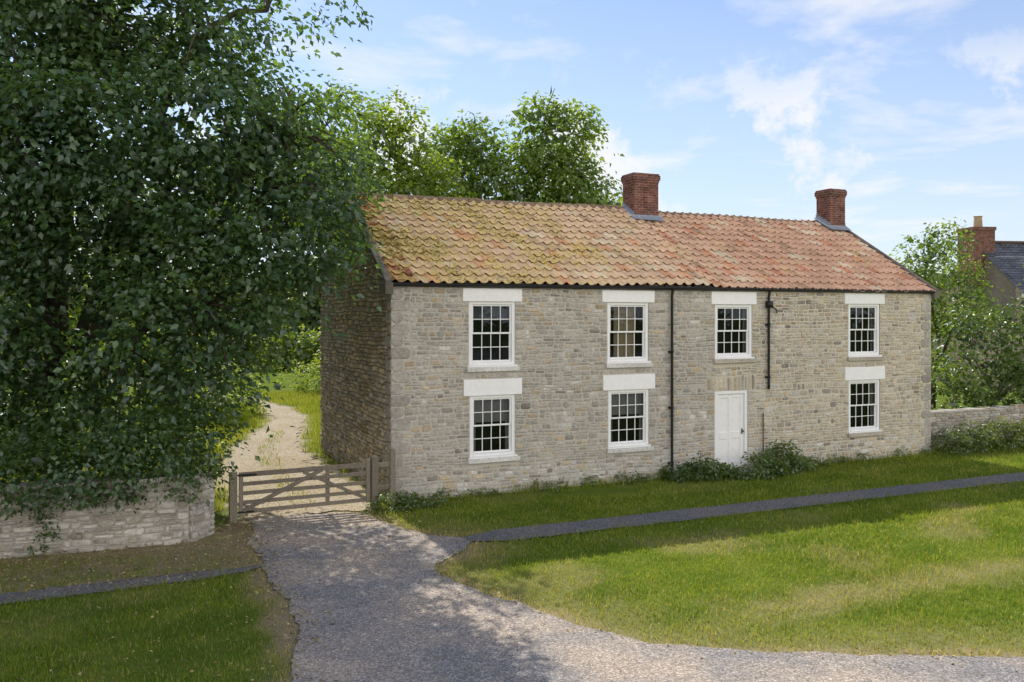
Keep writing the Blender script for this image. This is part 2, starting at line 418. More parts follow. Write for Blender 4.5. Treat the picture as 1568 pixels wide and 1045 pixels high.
for i in range(len(xs)-1):
    for j in range(len(zs)-1):
        cx=(xs[i]+xs[i+1])/2;cz=(zs[j]+zs[j+1])/2
        if any(o[0]<cx<o[1] and o[2]<cz<o[3] for o in wins+[door]): continue
        mb.add([(xs[i],0,zs[j]),(xs[i+1],0,zs[j]),(xs[i+1],0,zs[j+1]),(xs[i],0,zs[j+1])],[(0,1,2,3)],mc if cx<9 else (.66,.60,.49))
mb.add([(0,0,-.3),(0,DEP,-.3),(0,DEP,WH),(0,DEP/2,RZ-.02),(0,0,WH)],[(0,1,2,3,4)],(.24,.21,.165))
mb.add([(LEN,0,-.3),(LEN,DEP,-.3),(LEN,DEP,WH),(LEN,DEP/2,RZ-.02),(LEN,0,WH)],[(0,1,2,3,4)],mc)
mb.add([(0,DEP,-.3),(LEN,DEP,-.3),(LEN,DEP,WH),(0,DEP,WH)],[(0,1,2,3)],mc)
mb.build('walls',M_mortar,house)

def window(i,w):
    x0,x1,z0,z1=w; e=bpy.data.objects.new('sash_window',None); link(e,house)
    m=MB(); W=(.88,.88,.88)
    f=.085; a,b=.015,.16
    m.box(x0,x0+f,a,b,z0,z1,W); m.box(x1-f,x1,a,b,z0,z1,W); m.box(x0+f,x1-f,a+.003,b,z1-f*.8,z1,W); m.box(x0+f,x1-f,a-.012,b,z0,z0+.07,W)
    gx0,gx1=x0+f,x1-f; gz0,gz1=z0+.07,z1-f*.8; zm=(gz0+gz1)/2
    for (s0,s1,y0,y1) in((zm-.02,gz1,.055,.085),(gz0,zm+.02,.087,.117)):
        st=.042
        m.box(gx0,gx0+st,y0,y1,s0,s1,W);m.box(gx1-st,gx1,y0,y1,s0,s1,W);m.box(gx0+st,gx1-st,y0+.001,y1-.001,s1-st,s1-.001,W);m.box(gx0+st,gx1-st,y0+.001,y1-.001,s0+.001,s0+st,W)
        for k in range(1,4):
            c=gx0+st+(gx1-gx0-2*st)*k/4; m.box(c-.010,c+.010,y0+.004,y1-.004,s0+st,s1-st,W)
        c=(s0+s1)/2; m.box(gx0+st,gx1-st,y0+.006,y1-.006,c-.010,c+.010,W)
    m.build('frame',M_white,e,bevel=.004)
    g=MB()
    for (s0,s1,y) in((zm,gz1,.070),(gz0,zm,.102)):
        for kx in range(4):
            for kz in range(2):
                X0=gx0+.042+(gx1-gx0-.084)*kx/4;X1=gx0+.042+(gx1-gx0-.084)*(kx+1)/4;Z0=s0+(s1-s0)*kz/2;Z1=s0+(s1-s0)*(kz+1)/2
                t=random.uniform(-.002,.002);t2=random.uniform(-.002,.002)
                g.add([(X0,y+t,Z0),(X1,y-t,Z0+0),(X1,y-t+t2,Z1),(X0,y+t+t2,Z1)],[(0,1,2,3)])
    g.build('glass',M_glass,e)
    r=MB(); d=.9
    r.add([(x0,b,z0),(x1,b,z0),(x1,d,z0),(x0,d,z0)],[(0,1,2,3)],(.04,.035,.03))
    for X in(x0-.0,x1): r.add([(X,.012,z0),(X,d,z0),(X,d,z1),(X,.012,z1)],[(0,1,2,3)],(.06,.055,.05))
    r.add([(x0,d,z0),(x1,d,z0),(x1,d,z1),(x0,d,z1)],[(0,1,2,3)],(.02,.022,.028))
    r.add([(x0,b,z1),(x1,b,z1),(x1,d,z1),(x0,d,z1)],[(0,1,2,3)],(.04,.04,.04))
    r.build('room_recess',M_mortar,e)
    c=MB()
    style=[0,3,2,1,3,1,1][i]
    def drape(xa,xb,za,zb,col):
        n=24; vs=[]
        for k in range(n+1):
            x=xa+(xb-xa)*k/n; y=.19+.018*math.sin(k*1.9+i); vs+= [(x,y,za),(x,y,zb)]
        c.add(vs,[(2*k,2*k+2,2*k+3,2*k+1) for k in range(n)],col)
    if style==2: drape(x0+.3,x1-.3,z0,z1,(.34,.27,.18))
    if style in(1,3): drape(x0,x0+.22,z0,z1,(.26,.26,.25)); drape(x1-.18,x1,z0,z1,(.26,.26,.25))
    if style==0: c.add([(x0,.2,z1-.45),(x1,.2,z1-.45),(x1,.2,z1),(x0,.2,z1)],[(0,1,2,3)],(.10,.11,.13))
    if i in(1,3): c.add([(x0,.21,z0+.78),(x1,.21,z0+.78),(x1,.21,z1),(x0,.21,z1)],[(0,1,2,3)],(.23,.23,.225))
    c.build('curtain',M_mortar,e,smooth=True)
for i,w in enumerate(wins): window(i,w)
m=MB()
for l in lint: m.box(l[0],l[1],-.035,.14,l[2]+.002,l[3]-.002,(.90,.90,.90),j=.003)
m.build('lintels',M_white,house,bevel=.008)
m=MB(); m2=MB()
for k,(s,w) in enumerate(zip(sills,wins)):
    m.box(w[0]-.04,w[1]+.04,-.055,.02,w[2]-.045,w[2]-.001,(.88,.88,.87))
    wc=(.74,.73,.70) if k in(0,1,2,3) else (.54,.49,.41)
    m2.box(s[0],s[1],-.085,.02,s[2]+.05,w[2]-.048,wc,j=.004)
m.build('sill_boards',M_white,house,bevel=.005); m2.build('stone_sills',M_stone,house,bevel=.01)
d=bpy.data.objects.new('panelled_door',None); link(d,house)
m=MB(); x0,x1,z0,z1=door; W=(.88,.88,.88)
m.box(x0,x0+.09,.01,.14,z0,z1,W);m.box(x1-.09,x1,.01,.14,z0,z1,W);m.box(x0+.09,x1-.09,.013,.14,z1-.09,z1,W)
m.build('door_frame',M_white,d,bevel=.005)
m=MB(); a0,a1=x0+.095,x1-.095; b0,b1=z0+.02,z1-.095
m.box(a0,a1,.085,.12,b0,b1,W)
cx=(a0+a1)/2
for xa,xb in((a0,a0+.11),(cx-.05,cx+.05),(a1-.11,a1)): m.box(xa,xb,.06,.084,b0,b1,W)
for za,zb in((b0,b0+.2),(b0+.82,b0+1.0),(b1-.11,b1)):
    m.box(a0+.112,cx-.052,.061,.084,za,zb,W); m.box(cx+.052,a1-.112,.061,.084,za,zb,W)
m.build('door_leaf',M_white,d,bevel=.006)
m=MB(); m.tube([(a1-.06,.06,1.08),(a1-.06,.0,1.08)],[.014,.025],10,(.03,.03,.03)); m.box(a1-.08,a1-.04,.052,.06,1.0,1.15,(.03,.03,.03))
m.build('door_handle',M_black,d)
m=MB(); m.box(x0-.1,x1+.1,-.30,.05,-.1,.045,(.4,.38,.34),j=.006); m.build('door_step',M_stone,d,bevel=.015)
def pantiles(front=True):
    ov=.13; run=DEP/2+ov; sl=math.hypot(1,slope); rows=13; tw=.285
    x0=-.02 ; x1=LEN+.02; nt_=int((x1-x0)/tw); tw=(x1-x0)/nt_; S=9
    Vs=[];Fs=[];Cs=[]; nrm=np.array([0,-slope,1])/sl
    for r in range(rows):
        ya=-ov+run*r/rows; yb=-ov+run*(r+1)/rows+.07
        sag=lambda x:-.02*math.sin(x*.55)-.015*math.sin(x*1.3+1)-.05*float(sstep(8.7,8.95,np.array(x)))
        rj=random.uniform(-.002,.003)
        for c in range(nt_):
            xx=x0+c*tw; jl=random.uniform(-.006,.008)+rj; jx=random.uniform(-.004,.004); jy=random.uniform(-.014,.014)
            t=xx/ LEN
            w=float(sstep(.40,.66,np.array(t+random.uniform(-.07,.07))))
            if xx<.5 and random.random()<.85: base=np.array((.38,.14,.11))
            else: base=np.array((.82,.60,.41))*(1-w)+np.array((.74,.47,.335))*w
            q=random.random()
            if q<.08: base=base*.72
            elif q<.16: base=np.array((.82,.68,.50))
            elif q<.23: base=base*np.array((.92,.70,.62))
            base=base*random.uniform(.85,1.08)
            b=len(Vs)
            for (y,lift) in((ya+jy,.048+jl),(yb,-.004)):
                for s in range(S+1):
                    p=s/S
                    prof=.062*(math.exp(-((p-.24)/.18)**2))-.014*math.sin(math.pi*max(0,min(1,(p-.45)/.55)))+ (.062*math.exp(-((p-1.24)/.18)**2))
                    x=xx+p*tw+jx; yy=y if front else DEP-y
                    z=WH+.06+y*slope+sag(x)
                    n=nrm if front else nrm*np.array([1,-1,1])
                    Vs.append((x,yy+n[1]*(lift+prof),z+n[2]*(lift+prof))); Cs.append(base)
            # tile thickness at the lower edge, shade painted into its colour; open hollow below
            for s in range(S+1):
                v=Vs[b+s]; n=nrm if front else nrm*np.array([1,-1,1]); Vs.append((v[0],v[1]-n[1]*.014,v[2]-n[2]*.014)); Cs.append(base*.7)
            # underside running back up the slope, painted darker to shade the hollow
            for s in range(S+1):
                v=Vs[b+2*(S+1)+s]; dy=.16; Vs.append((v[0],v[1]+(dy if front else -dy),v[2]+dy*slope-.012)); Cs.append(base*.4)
            for s in range(S):
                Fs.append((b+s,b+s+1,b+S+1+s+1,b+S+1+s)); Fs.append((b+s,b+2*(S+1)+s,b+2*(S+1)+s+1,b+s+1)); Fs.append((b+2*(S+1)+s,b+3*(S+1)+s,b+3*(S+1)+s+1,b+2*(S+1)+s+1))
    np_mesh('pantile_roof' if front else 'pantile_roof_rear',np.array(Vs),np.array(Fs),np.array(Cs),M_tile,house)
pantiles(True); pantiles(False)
m=MB(); ov=.1
for sgn in(0,1):
    ya=-ov; yb=DEP/2
    za=WH-.02+ya*slope; zb=WH-.02+yb*slope
    Y=(lambda y: y) if sgn==0 else (lambda y: DEP-y)
    m.add([(0,Y(ya),za),(LEN,Y(ya),za),(LEN,Y(yb),zb),(0,Y(yb),zb)],[(0,1,2,3)],(.05,.04,.035))
m.build('roof_underlay',M_mortar,house)
m=MB()
for X,w,dk in((-.17,.15,(.16,.15,.14)),(LEN+.02,.17,(.14,.12,.11))):
    for Y in((lambda y:y),(lambda y:DEP-y)):
        n=8
        for k in range(n):
            ya=-.14+(DEP/2+.14)*k/n; yb=-.14+(DEP/2+.14)*(k+.985)/n; za=WH+.06+ya*slope; zb=WH+.06+yb*slope; t=.05
            g_=random.uniform(.8,1.25); c=tuple(q*g_ for q in dk)
            m.add([(X,Y(ya),za-.1),(X+w,Y(ya),za-.1),(X+w,Y(yb),zb-.1),(X,Y(yb),zb-.1),(X,Y(ya),za+t),(X+w,Y(ya),za+t),(X+w,Y(yb),zb+t),(X,Y(yb),zb+t)],[(0,1,2,3),(4,7,6,5),(0,4,5,1),(1,5,6,2),(2,6,7,3),(3,7,4,0)],c)
m.box(-.19,.0,-.17,.35,4.72,4.98,(.17,.155,.13),j=.01); m.box(LEN,LEN+.2,-.15,.3,4.75,4.96,(.2,.18,.15),j=.01)
m.build('verge_coping',M_stone_dark,house,bevel=.012)
m=MB(); x=-.15
while x<LEN+.1:
    l=.44; zc=RZ+.03-.02*math.sin(x*.55)-.015*math.sin(x*1.3+1)-(.08 if x>8.7 else 0); n=8; rr=.115
    vs=[]; dz=random.uniform(-.008,.008)
    for k,(X,rk) in enumerate(((x,rr+.008),(x+l-.012,rr))):
        for j in range(n+1):
            a=math.pi*(-.08+1.16*j/n); vs.append((X,DEP/2+math.cos(a)*rk*1.05,zc+dz+math.sin(a)*rk*.95))
    g=random.uniform(.7,1.2); c=(.30*g,.22*g,.155*g)
    m.add(vs,[(j,j+1,n+2+j,n+1+j) for j in range(n)]+[tuple(range(n+1))],c); x+=l
m.build('ridge_tiles',M_stone_dark,house)
m=MB(); B=(.02,.02,.022)
m.tube([(-.02,-.115,4.955),(LEN+.02,-.115,4.955)],.045,8,B)
m.box(0,LEN,-.075,-.005,4.90,4.985,(.05,.045,.04))
def pipe(t,zb,zt=4.93):
    m.tube([(t,-.115,4.93),(t,-.11,4.84),(t,-.085,4.74),(t,-.085,zb+.12),(t,-.085,zb)],.036,8,B)
    z=zb+.3
    while z<4.7: m.tube([(t,-.085,z),(t,-.085,z+.07)],.047,8,B); m.box(t-.075,t+.075,-.05,-.01,z+.01,z+.06,B); z+=1.45
pipe(7.50,.05); pipe(10.67,2.2)
m.box(10.60,10.76,-.16,-.03,4.45,4.63,B); m.tube([(10.75,-.09,4.5),(10.95,-.09,4.38),(10.95,-.09,4.3)],.02,6,B)
m.tube([(10.50,-.06,.3),(10.50,-.06,1.55)],.018,6,(.1,.1,.1))
m.build('gutters_and_downpipes',M_pipe,house,smooth=True)
def chimney(nm,xa,xb,ya,yb,zt,zb):
    m=MB(); m.box(xa,xb,ya,yb,zb,zt-.27)
    m.box(xa-.02,xb+.02,ya-.02,yb+.02,zt-.27,zt-.2); m.box(xa-.045,xb+.045,ya-.045,yb+.045,zt-.2,zt-.05); m.box(xa-.02,xb+.02,ya-.02,yb+.02,zt-.05,zt)
    m.build(nm,M_brick,house,bevel=.008)
    f=MB(); c=(.30,.34,.40)
    zf=WH+.10+ya*slope
    f.box(xa-.06,xb+.06,ya-.012,ya-.002,zf-.05,zf+.14,c)
    f.add([(xa-.08,ya-.17,zf-.17*slope+.085),(xb+.10,ya-.20,zf-.20*slope+.085),(xb+.10,ya-.01,zf+.10),(xa-.08,ya-.01,zf+.10)],[(0,1,2,3)],c)
    n=6
    for s,X in((-1,xa),(1,xb)):
        for k in range(n):
            y0=ya+(DEP/2-ya)*k/n; y1=ya+(DEP/2-ya)*(k+1)/n; z=WH+.1+y0*slope
            f.box(min(X,X+s*.012),max(X,X+s*.012),y0,y1,z-.1,z+.24,c)
        f.add([(X,ya-.1,zf-.1*slope+.09),(X+s*.12,ya-.1,zf-.1*slope+.09),(X+s*.12,DEP/2,RZ+.15),(X,DEP/2,RZ+.17)],[(0,1,2,3)],c)
    f.build(nm+'_flashing',M_lead,house)
chimney('chimney_stack',8.52,9.40,DEP/2-.66,DEP/2+.0,8.58,6.8)
chimney('chimney_stack_end',16.28,16.96,DEP/2-.66,DEP/2-.02,8.55,6.8)

def wcol(x,z):
    b=random.uniform(.72,1.15); c=np.array((.55,.515,.465)) if random.random()<.65 else np.array((.40,.36,.30)); return tuple(c*b)
def free_wall(name,org,ang,length,h,th,colfn):
    e=empty(name,(org[0],org[1],0),ang); m=MB(); zc=make_courses([-.05,h],.08,.17)
    panel(m,(0,0,0),(1,0,0),(0,-1,0),zc,lambda a,b:[(0,length)],.13,.38,colfn,.012,.035)
    panel(m,(0,th,0),(1,0,0),(0,1,0),zc,lambda a,b:[(0,length)],.16,.42,colfn,.012,.035)
    for X,nx in((0,-1),(length,1)): panel(m,(X,0,0),(0,1,0),(nx,0,0),zc,lambda a,b:[(0,th)],.16,.4,colfn)
    x=0
    while x<length:
        l=random.uniform(.22,.5); l=min(l,length-x); c=colfn(x,1)
        m.box(x+.006,x+l-.006,-.03,th+.03,h,h+random.uniform(.05,.08),c,j=.010); x+=l
    m.build('stones',M_stone,e)
    m=MB(); m.box(0.003,length-.003,.003,th-.003,-.3,h-.002,(.42,.39,.35)); m.build('mortar_core',M_mortar,e)
    return e
aw=math.atan2(1.05,2.91)
LW=24
free_wall('stone_garden_wall',(-6.05-LW*math.cos(aw),15.9-LW*math.sin(aw)),aw,LW,1.17,.42,wcol)
a2=math.atan2(.97,.25)
free_wall('stone_gate_pier',(-6.0,15.94),a2,.70,1.15,.36,wcol) 
o=h2w(LEN+.06,.35)
free_wall('stone_garden_wall',o,ANG,16,1.15,.4,fcol)

gp0=Vector((-5.72,17.45)); gp1=Vector((-3.02,18.60)); gd=(gp1-gp0); gl=gd.length; ga=math.atan2(gd.y,gd.x)
gate=empty('wooden_gate',(gp0.x,gp0.y,0),ga)
def wc(k=1):
    g_=random.uniform(.8,1.2)*k; return (.235*g_,.205*g_,.165*g_)
m=MB()
m.box(-.09,.07,-.08,.08,-.3,1.02,wc(),j=.006); m.box(gl-.07,gl+.08,-.08,.08,-.3,1.16,wc(),j=.006); m.box(gl+.36,gl+.48,-.02,.10,-.3,1.28,wc(),j=.006)
m.bar((gl+.08,.03,.95),(gl+.40,.05,.95),.04,.10,col=wc()); m.bar((gl+.08,.03,.45),(gl+.40,.05,.45),.04,.10,col=wc())
m.build('posts',M_wood,gate,bevel=.012)
m=MB(); A=.10;Bx=gl-.09
m.box(A,A+.085,-.035,.035,.12,1.0,wc()); m.box(Bx-.09,Bx,-.035,.035,.16,1.10,wc())
for z,h in((.19,.085),(.38,.08),(.57,.08),(.76,.08),(.955,.10)):
    m.bar((A+.085,0,z),(Bx-.09,0,z+random.uniform(-.008,.008)+.03),.03,h,col=wc())
m.bar((A+.08,-.032,.22),(A+1.7,-.032,.95),.028,.085,col=wc()); m.bar((Bx-.1,-.034,.26),(A+1.3,-.036,.93),.026,.07,col=wc())
m.box(A+1.78,A+1.87,.018,.046,.16,1.01,wc())
m.build('gate_leaf',M_wood,gate,bevel=.006)
m=MB(); m.box(A-.04,A+.35,-.045,-.037,.93,.97,B); m.box(A-.04,A+.3,-.045,-.037,.17,.21,B); m.tube([(Bx+.0,-.06,.85),(Bx+.12,-.06,.85)],.012,6,B); m.build('hinges_and_latch',M_black,gate)

# ------------------------------------------------------------------ foliage
def kites(P,Nn,A,Ln,Wd,Cc,fold=.18):
    n=len(P); A=A-Nn*np.sum(A*Nn,1,keepdims=True); A/=np.linalg.norm(A,axis=1,keepdims=True)+1e-9
    Bv=np.cross(Nn,A); Ln=Ln[:,None];Wd=Wd[:,None]
    v0=P; v1=P+A*Ln*.42+Bv*Wd*.5+Nn*Wd*fold; v2=P+A*Ln-Nn*Ln*.12; v3=P+A*Ln*.42-Bv*Wd*.5+Nn*Wd*fold
    V=np.stack([v0,v1,v2,v3],1).reshape(-1,3); i=np.arange(n)*4
    F=np.concatenate([np.stack([i,i+1,i+2],1),np.stack([i,i+2,i+3],1)]); C=np.repeat(Cc,4,0)
    return V,F,C
def unit(n): v=R.normal(size=(n,3)); return v/np.linalg.norm(v,axis=1,keepdims=True)
def sublobes(lobes,k=7,s=.45):
    out=[]
    for l in lobes:
        w=l[6] if len(l)>6 else 1
        out.append((*l[:3],l[3]*.72,l[4]*.72,l[5]*.72,w*.5))
        for i in range(k):
            d=unit(1)[0]; 
            if d[1]>.5: d[1]*=-1
            f=R.uniform(.62,.82); sc=s*R.uniform(.65,1.15)
            r=min(l[3],l[4],l[5])*.5+.5*(l[3]+l[4]+l[5])/3
            out.append((l[0]+d[0]*l[3]*f,l[1]+d[1]*l[4]*f,l[2]+d[2]*l[5]*f,r*sc*1.1,r*sc*.95,r*sc*.75,w))
    return out
def clumps(lobes,dens):
    P=[];O=[];B_=[]
    LC=np.array([l[0:3] for l in lobes]);LR=np.array([l[3:6] for l in lobes])
    for li,l in enumerate(lobes):
        c=np.array(l[0:3]);r=np.array(l[3:6]); k=l[6] if len(l)>6 else 1
        area=4*math.pi*((((r[0]*r[1])**1.6+(r[0]*r[2])**1.6+(r[1]*r[2])**1.6)/3)**(1/1.6))
        n=max(1,int(area*dens*k*1.2)); d=unit(n)
        rad=R.uniform(.55,1.0,n)**.5; bump=1+.12*np.sin(d[:,0]*5+li)*np.sin(d[:,2]*6+li*2)+R.normal(0,.05,n)
        p=c+d*r*(rad*bump)[:,None]
        keep=np.ones(n,bool)
        for lj in range(len(lobes)):
            if lj==li: continue
            q=np.linalg.norm((p-LC[lj])/LR[lj],axis=1); keep&=q>.66
        o=d*r; P.append(p[keep]); O.append((o/np.linalg.norm(o,axis=1,keepdims=True))[keep]); B_.append(d[keep,2])
    return np.concatenate(P),np.concatenate(O),np.concatenate(B_)
def foliage(name,lobes,parent=None,dens=3,lpc=42,cr=.33,ls=.15,dark=(.028,.052,.018),light=(.075,.115,.03),zmin=.02,mat=None,clip=None,fill=True,aspect=.68,droop=.5,sub=0,fd=5):
    L0=lobes
    if sub: lobes=sublobes(lobes,sub)
    P,O,D=clumps(lobes,dens)
    if clip is not None: k=clip(P); P=P[k];O=O[k];D=D[k]
    nc=len(P)
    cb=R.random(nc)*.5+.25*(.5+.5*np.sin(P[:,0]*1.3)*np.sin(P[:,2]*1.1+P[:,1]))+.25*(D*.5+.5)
    rep=np.repeat(np.arange(nc),lpc); n=len(rep)
    off=R.normal(size=(n,3))*cr*np.array([1,1,.55]); rr=np.linalg.norm(off[:,:2],axis=1)
    off[:,2]-=.45*rr**2/cr*.6
    pos=P[rep]+off; 
    nn=O[rep]*.5+np.array([0,0,.7])+R.normal(size=(n,3))*.5; nn/=np.linalg.norm(nn,axis=1,keepdims=True)
    ad=off*np.array([1,1,.4])/cr+O[rep]*.5+R.normal(size=(n,3))*.5+np.array([0,0,-droop])
    sz=ls*R.uniform(.65,1.2,n)
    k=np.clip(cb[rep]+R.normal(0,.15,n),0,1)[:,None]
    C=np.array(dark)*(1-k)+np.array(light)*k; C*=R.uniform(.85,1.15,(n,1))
    if fill:
        for l in L0:
            if len(l)>6 and l[6]<.7: continue
            c=np.array(l[:3]);r=np.array(l[3:6]); m_=int(np.prod(r)*4.19*fd)
            d=unit(m_)*(R.random((m_,1))**.33)*.68; p=c+d*r
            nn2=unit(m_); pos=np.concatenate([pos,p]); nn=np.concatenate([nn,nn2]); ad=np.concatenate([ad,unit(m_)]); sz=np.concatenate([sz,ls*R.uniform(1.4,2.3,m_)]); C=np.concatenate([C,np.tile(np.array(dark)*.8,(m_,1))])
    keep=pos[:,2]>zmin
    V,F,Cc=kites(pos[keep],nn[keep],ad[keep],sz[keep],sz[keep]*aspect,C[keep])
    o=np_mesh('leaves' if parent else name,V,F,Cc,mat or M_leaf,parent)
    return P,O
def curve(p,q,n,wob):
    p=Vector(p);q=Vector(q); d=(q-p).length; pts=[]; a=Vector(R.normal(size=3))*wob*d; b=Vector(R.normal(size=3))*wob*d*.5
    for i in range(n+1):
        t=i/n; pts.append(p.lerp(q,t)+a*math.sin(math.pi*t)+b*math.sin(2*math.pi*t)+Vector((0,0,.10*d*math.sin(math.pi*t))))
    return pts
def tree(name,base,lobes,trunk_r=.3,fork=2.2,twigs=120,bark=(.10,.085,.065),**kw):
    e=empty(name,(0,0,0)); P,O=foliage(name,lobes,e,**kw)
    m=MB(); b=Vector(base); f=b+Vector((R.uniform(-.2,.2),R.uniform(-.2,.2),fork))
    m.tube([b+Vector((0,0,-.2)),b+Vector((0,0,.3)),(b+f)/2,f],[trunk_r*1.5,trunk_r*1.1,trunk_r*.95,trunk_r*.85],12,bark)
    ends=[]
    for l in lobes:
        c=Vector(l[:3]); pts=curve(f,c,8,.06); r0=trunk_r*.6
        m.tube(pts,[r0*(1-.8*i/8) for i in range(9)],8,bark); ends.append(pts)
        top=c+Vector((R.uniform(-.3,.3)*l[3],R.uniform(-.3,.3)*l[4],l[5]*.8)); m.tube(curve(c,top,5,.05),[r0*.2*(1-.8*i/5)+.005 for i in range(6)],6,bark)
    ids=R.choice(len(P),min(twigs,len(P)),replace=False)
    for i in ids:
        q=Vector(P[i]); best=min((pt for pts in ends for pt in pts[3:]),key=lambda s:(s-q).length)
        m.tube(curve(best,q,5,.07),[.040*(1-.85*k/5)*min(1,trunk_r*3) +.003 for k in range(6)],5,bark,cap=False)
    m.build('trunk_and_branches',M_bark,e,smooth=True); return e

def clip_main(p): return ~((p[:,0]>-3.3)&(p[:,1]>18.4))&(p[:,0]<-2.9)
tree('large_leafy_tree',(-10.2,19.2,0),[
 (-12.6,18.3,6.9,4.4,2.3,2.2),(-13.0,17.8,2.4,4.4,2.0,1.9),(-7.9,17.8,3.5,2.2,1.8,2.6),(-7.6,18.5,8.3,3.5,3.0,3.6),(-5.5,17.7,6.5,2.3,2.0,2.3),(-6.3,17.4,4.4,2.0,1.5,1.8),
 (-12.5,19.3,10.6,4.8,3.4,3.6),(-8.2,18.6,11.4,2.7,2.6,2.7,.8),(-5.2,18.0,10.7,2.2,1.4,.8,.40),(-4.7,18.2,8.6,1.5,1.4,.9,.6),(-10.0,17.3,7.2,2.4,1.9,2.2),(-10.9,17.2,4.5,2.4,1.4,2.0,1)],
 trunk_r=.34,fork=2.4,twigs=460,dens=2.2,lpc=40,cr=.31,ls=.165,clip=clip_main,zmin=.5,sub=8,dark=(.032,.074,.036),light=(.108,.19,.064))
ux,uy=math.cos(aw),math.sin(aw)
def wp(s,off=0): return (-6.05-ux*s+uy*off, 15.9-uy*s-ux*off)
iv=[(-6.0,16.5,2.0,.5,.5,.75),(-6.3,16.2,1.8,.5,.5,.5)]
for s in np.arange(.7,14,1.0):
    x,y=wp(s,-.12); iv.append((x,y,1.62+.2*math.sin(s*2),.9,.65,.65))
foliage('climbing_ivy',iv,dens=5,lpc=34,cr=.2,ls=.12,dark=(.035,.080,.025),light=(.095,.165,.045),zmin=.80)
iv2=[]
for s,z in((2.45,1.15),(2.5,.85),(2.35,.55),(2.55,.3),(3.6,1.1),(3.7,.85),(5.3,1.05),(5.6,.8),(.9,1.1),(1.6,1.05),(4.4,1.0),(.15,1.15),(.08,.9),(6.3,.9),(1.2,.95)):
    x,y=wp(s,.05); iv2.append((x,y,z,.20,.06,.22))
foliage('trailing_ivy',iv2,dens=22,lpc=12,cr=.07,ls=.075,dark=(.035,.080,.025),light=(.085,.15,.045),fill=False)

tree('ash_tree',(.6,36,0),[(1.3,36,12.0,1.9,1.8,2.3),(-1.6,36,11.0,1.9,1.8,2.3),(2.5,36,10.0,1.8,1.6,1.7),(.3,36,8.2,3.8,2.8,2.8),(3.9,37,8.5,1.9,1.5,1.4)],
 trunk_r=.28,fork=4,twigs=120,dens=2.2,lpc=30,cr=.34,ls=.21,sub=7,mat=M_leaf2,dark=(.085,.145,.04),light=(.19,.28,.06))
tree('sycamore_tree',(-6,33.5,0),[(-4.7,33,10.4,1.9,2,2.4),(-3.2,34,8.6,1.9,2,2.6),(-7.4,33.5,9.2,2.6,2,3.2),(-5.3,34,6,3,2,3)],
 trunk_r=.24,fork=3,twigs=80,dens=2.0,lpc=28,cr=.34,ls=.21,sub=6,mat=M_leaf2,dark=(.10,.16,.03),light=(.23,.32,.055))
tree('lime_tree',(-9.4,23.6,0),[(-6.5,23.0,7.8,1.9,1.9,2.2),(-8.2,23.3,7.2,2.2,1.8,1.8),(-4.9,23.4,9.7,1.4,1.5,1.2,.8)],
 trunk_r=.16,fork=3,twigs=110,dens=1.9,lpc=28,cr=.28,ls=.17,sub=6,fd=2,mat=M_leaf2,dark=(.07,.13,.03),light=(.18,.26,.05))
tree('hawthorn_tree',(16.8,34,0),[(16.6,34,6.3,1.4,1.4,2.1),(15.9,34,4.6,1.5,1.4,2.0),(18.0,34,4.9,1.3,1.4,1.7)],
 trunk_r=.14,fork=2,twigs=60,dens=2.4,lpc=30,cr=.27,ls=.16,sub=5,mat=M_leaf2,dark=(.085,.145,.04),light=(.19,.27,.06))
tree('elder_bush',(17.5,30.8,0),[(16.5,30.4,3.0,1.7,1.3,2.3),(19.6,31.2,3.8,2.3,1.7,2.3),(18.0,30.2,1.6,2.4,1.1,1.6),(23.2,32.6,4.0,2.8,2,2.5),(21.5,31.2,1.8,2.6,1.2,1.8),(15.2,29.2,1.3,1.3,.9,1.3),(25.5,33,1.8,2.6,1.4,1.8)],
 trunk_r=.12,fork=1.0,twigs=110,bark=(.22,.19,.15),dens=2.6,lpc=30,cr=.27,ls=.155,sub=5,dark=(.055,.10,.03),light=(.16,.24,.055))
tree('field_maple',(-17,30,0),[(-17,30,4.2,4,2.5,3.8),(-23,31,5,4,3,4.5)],trunk_r=.22,fork=2,twigs=40,dens=1.3,lpc=28,cr=.42,ls=.26,mat=M_leaf2,dark=(.12,.18,.035),light=(.24,.31,.055))
foliage('hedgerow',[(x,62+3*math.sin(x*.3)+(abs(x+10)*.12),1.6+.5*math.sin(x*.9),2.6,1.6,1.8+.5*math.sin(x*1.7)) for x in np.arange(-46,50,3.6)],dens=.8,lpc=24,cr=.5,ls=.36,mat=M_leaf2,dark=(.10,.15,.035),light=(.19,.25,.06))
foliage('distant_trees',[(x+R.uniform(-2,2),120+14*math.sin(x*.07)+R.uniform(-4,4),4.5+R.uniform(-1,2.5),7,4,5+R.uniform(-1,2)) for x in np.arange(-110,120,9)],dens=.2,lpc=32,cr=1.1,ls=1.05,fd=1,dark=(.08,.12,.06),light=(.14,.19,.08))
foliage('bramble_bush',[(-11.4,32.5,.6,1.3,1.3,.9),(-12.5,36,.9,2,1.4,1.3),(-9.0,46,.9,3,1.4,1.4),(-15,40,1.0,2.5,1.4,1.4),(-10.0,25.5,.5,.9,1.2,.8)],dens=4,lpc=28,cr=.22,ls=.15,mat=M_leaf2,dark=(.11,.16,.035),light=(.23,.29,.06))
def hl(t,v,z,a,b,c): x,y=h2w(t,v); return (x,y,z,a,b,c)
foliage('door_shrub',[hl(8.2,-.6,.25,.6,.35,.30),hl(9.5,-.85,.26,.9,.38,.30),hl(10.7,-.5,.35,.5,.38,.50),hl(7.6,-.4,.18,.5,.28,.24),hl(11.3,-.35,.16,.45,.28,.2)],dens=16,lpc=26,cr=.11,ls=.10,dark=(.045,.085,.025),light=(.13,.20,.045),fill=False)
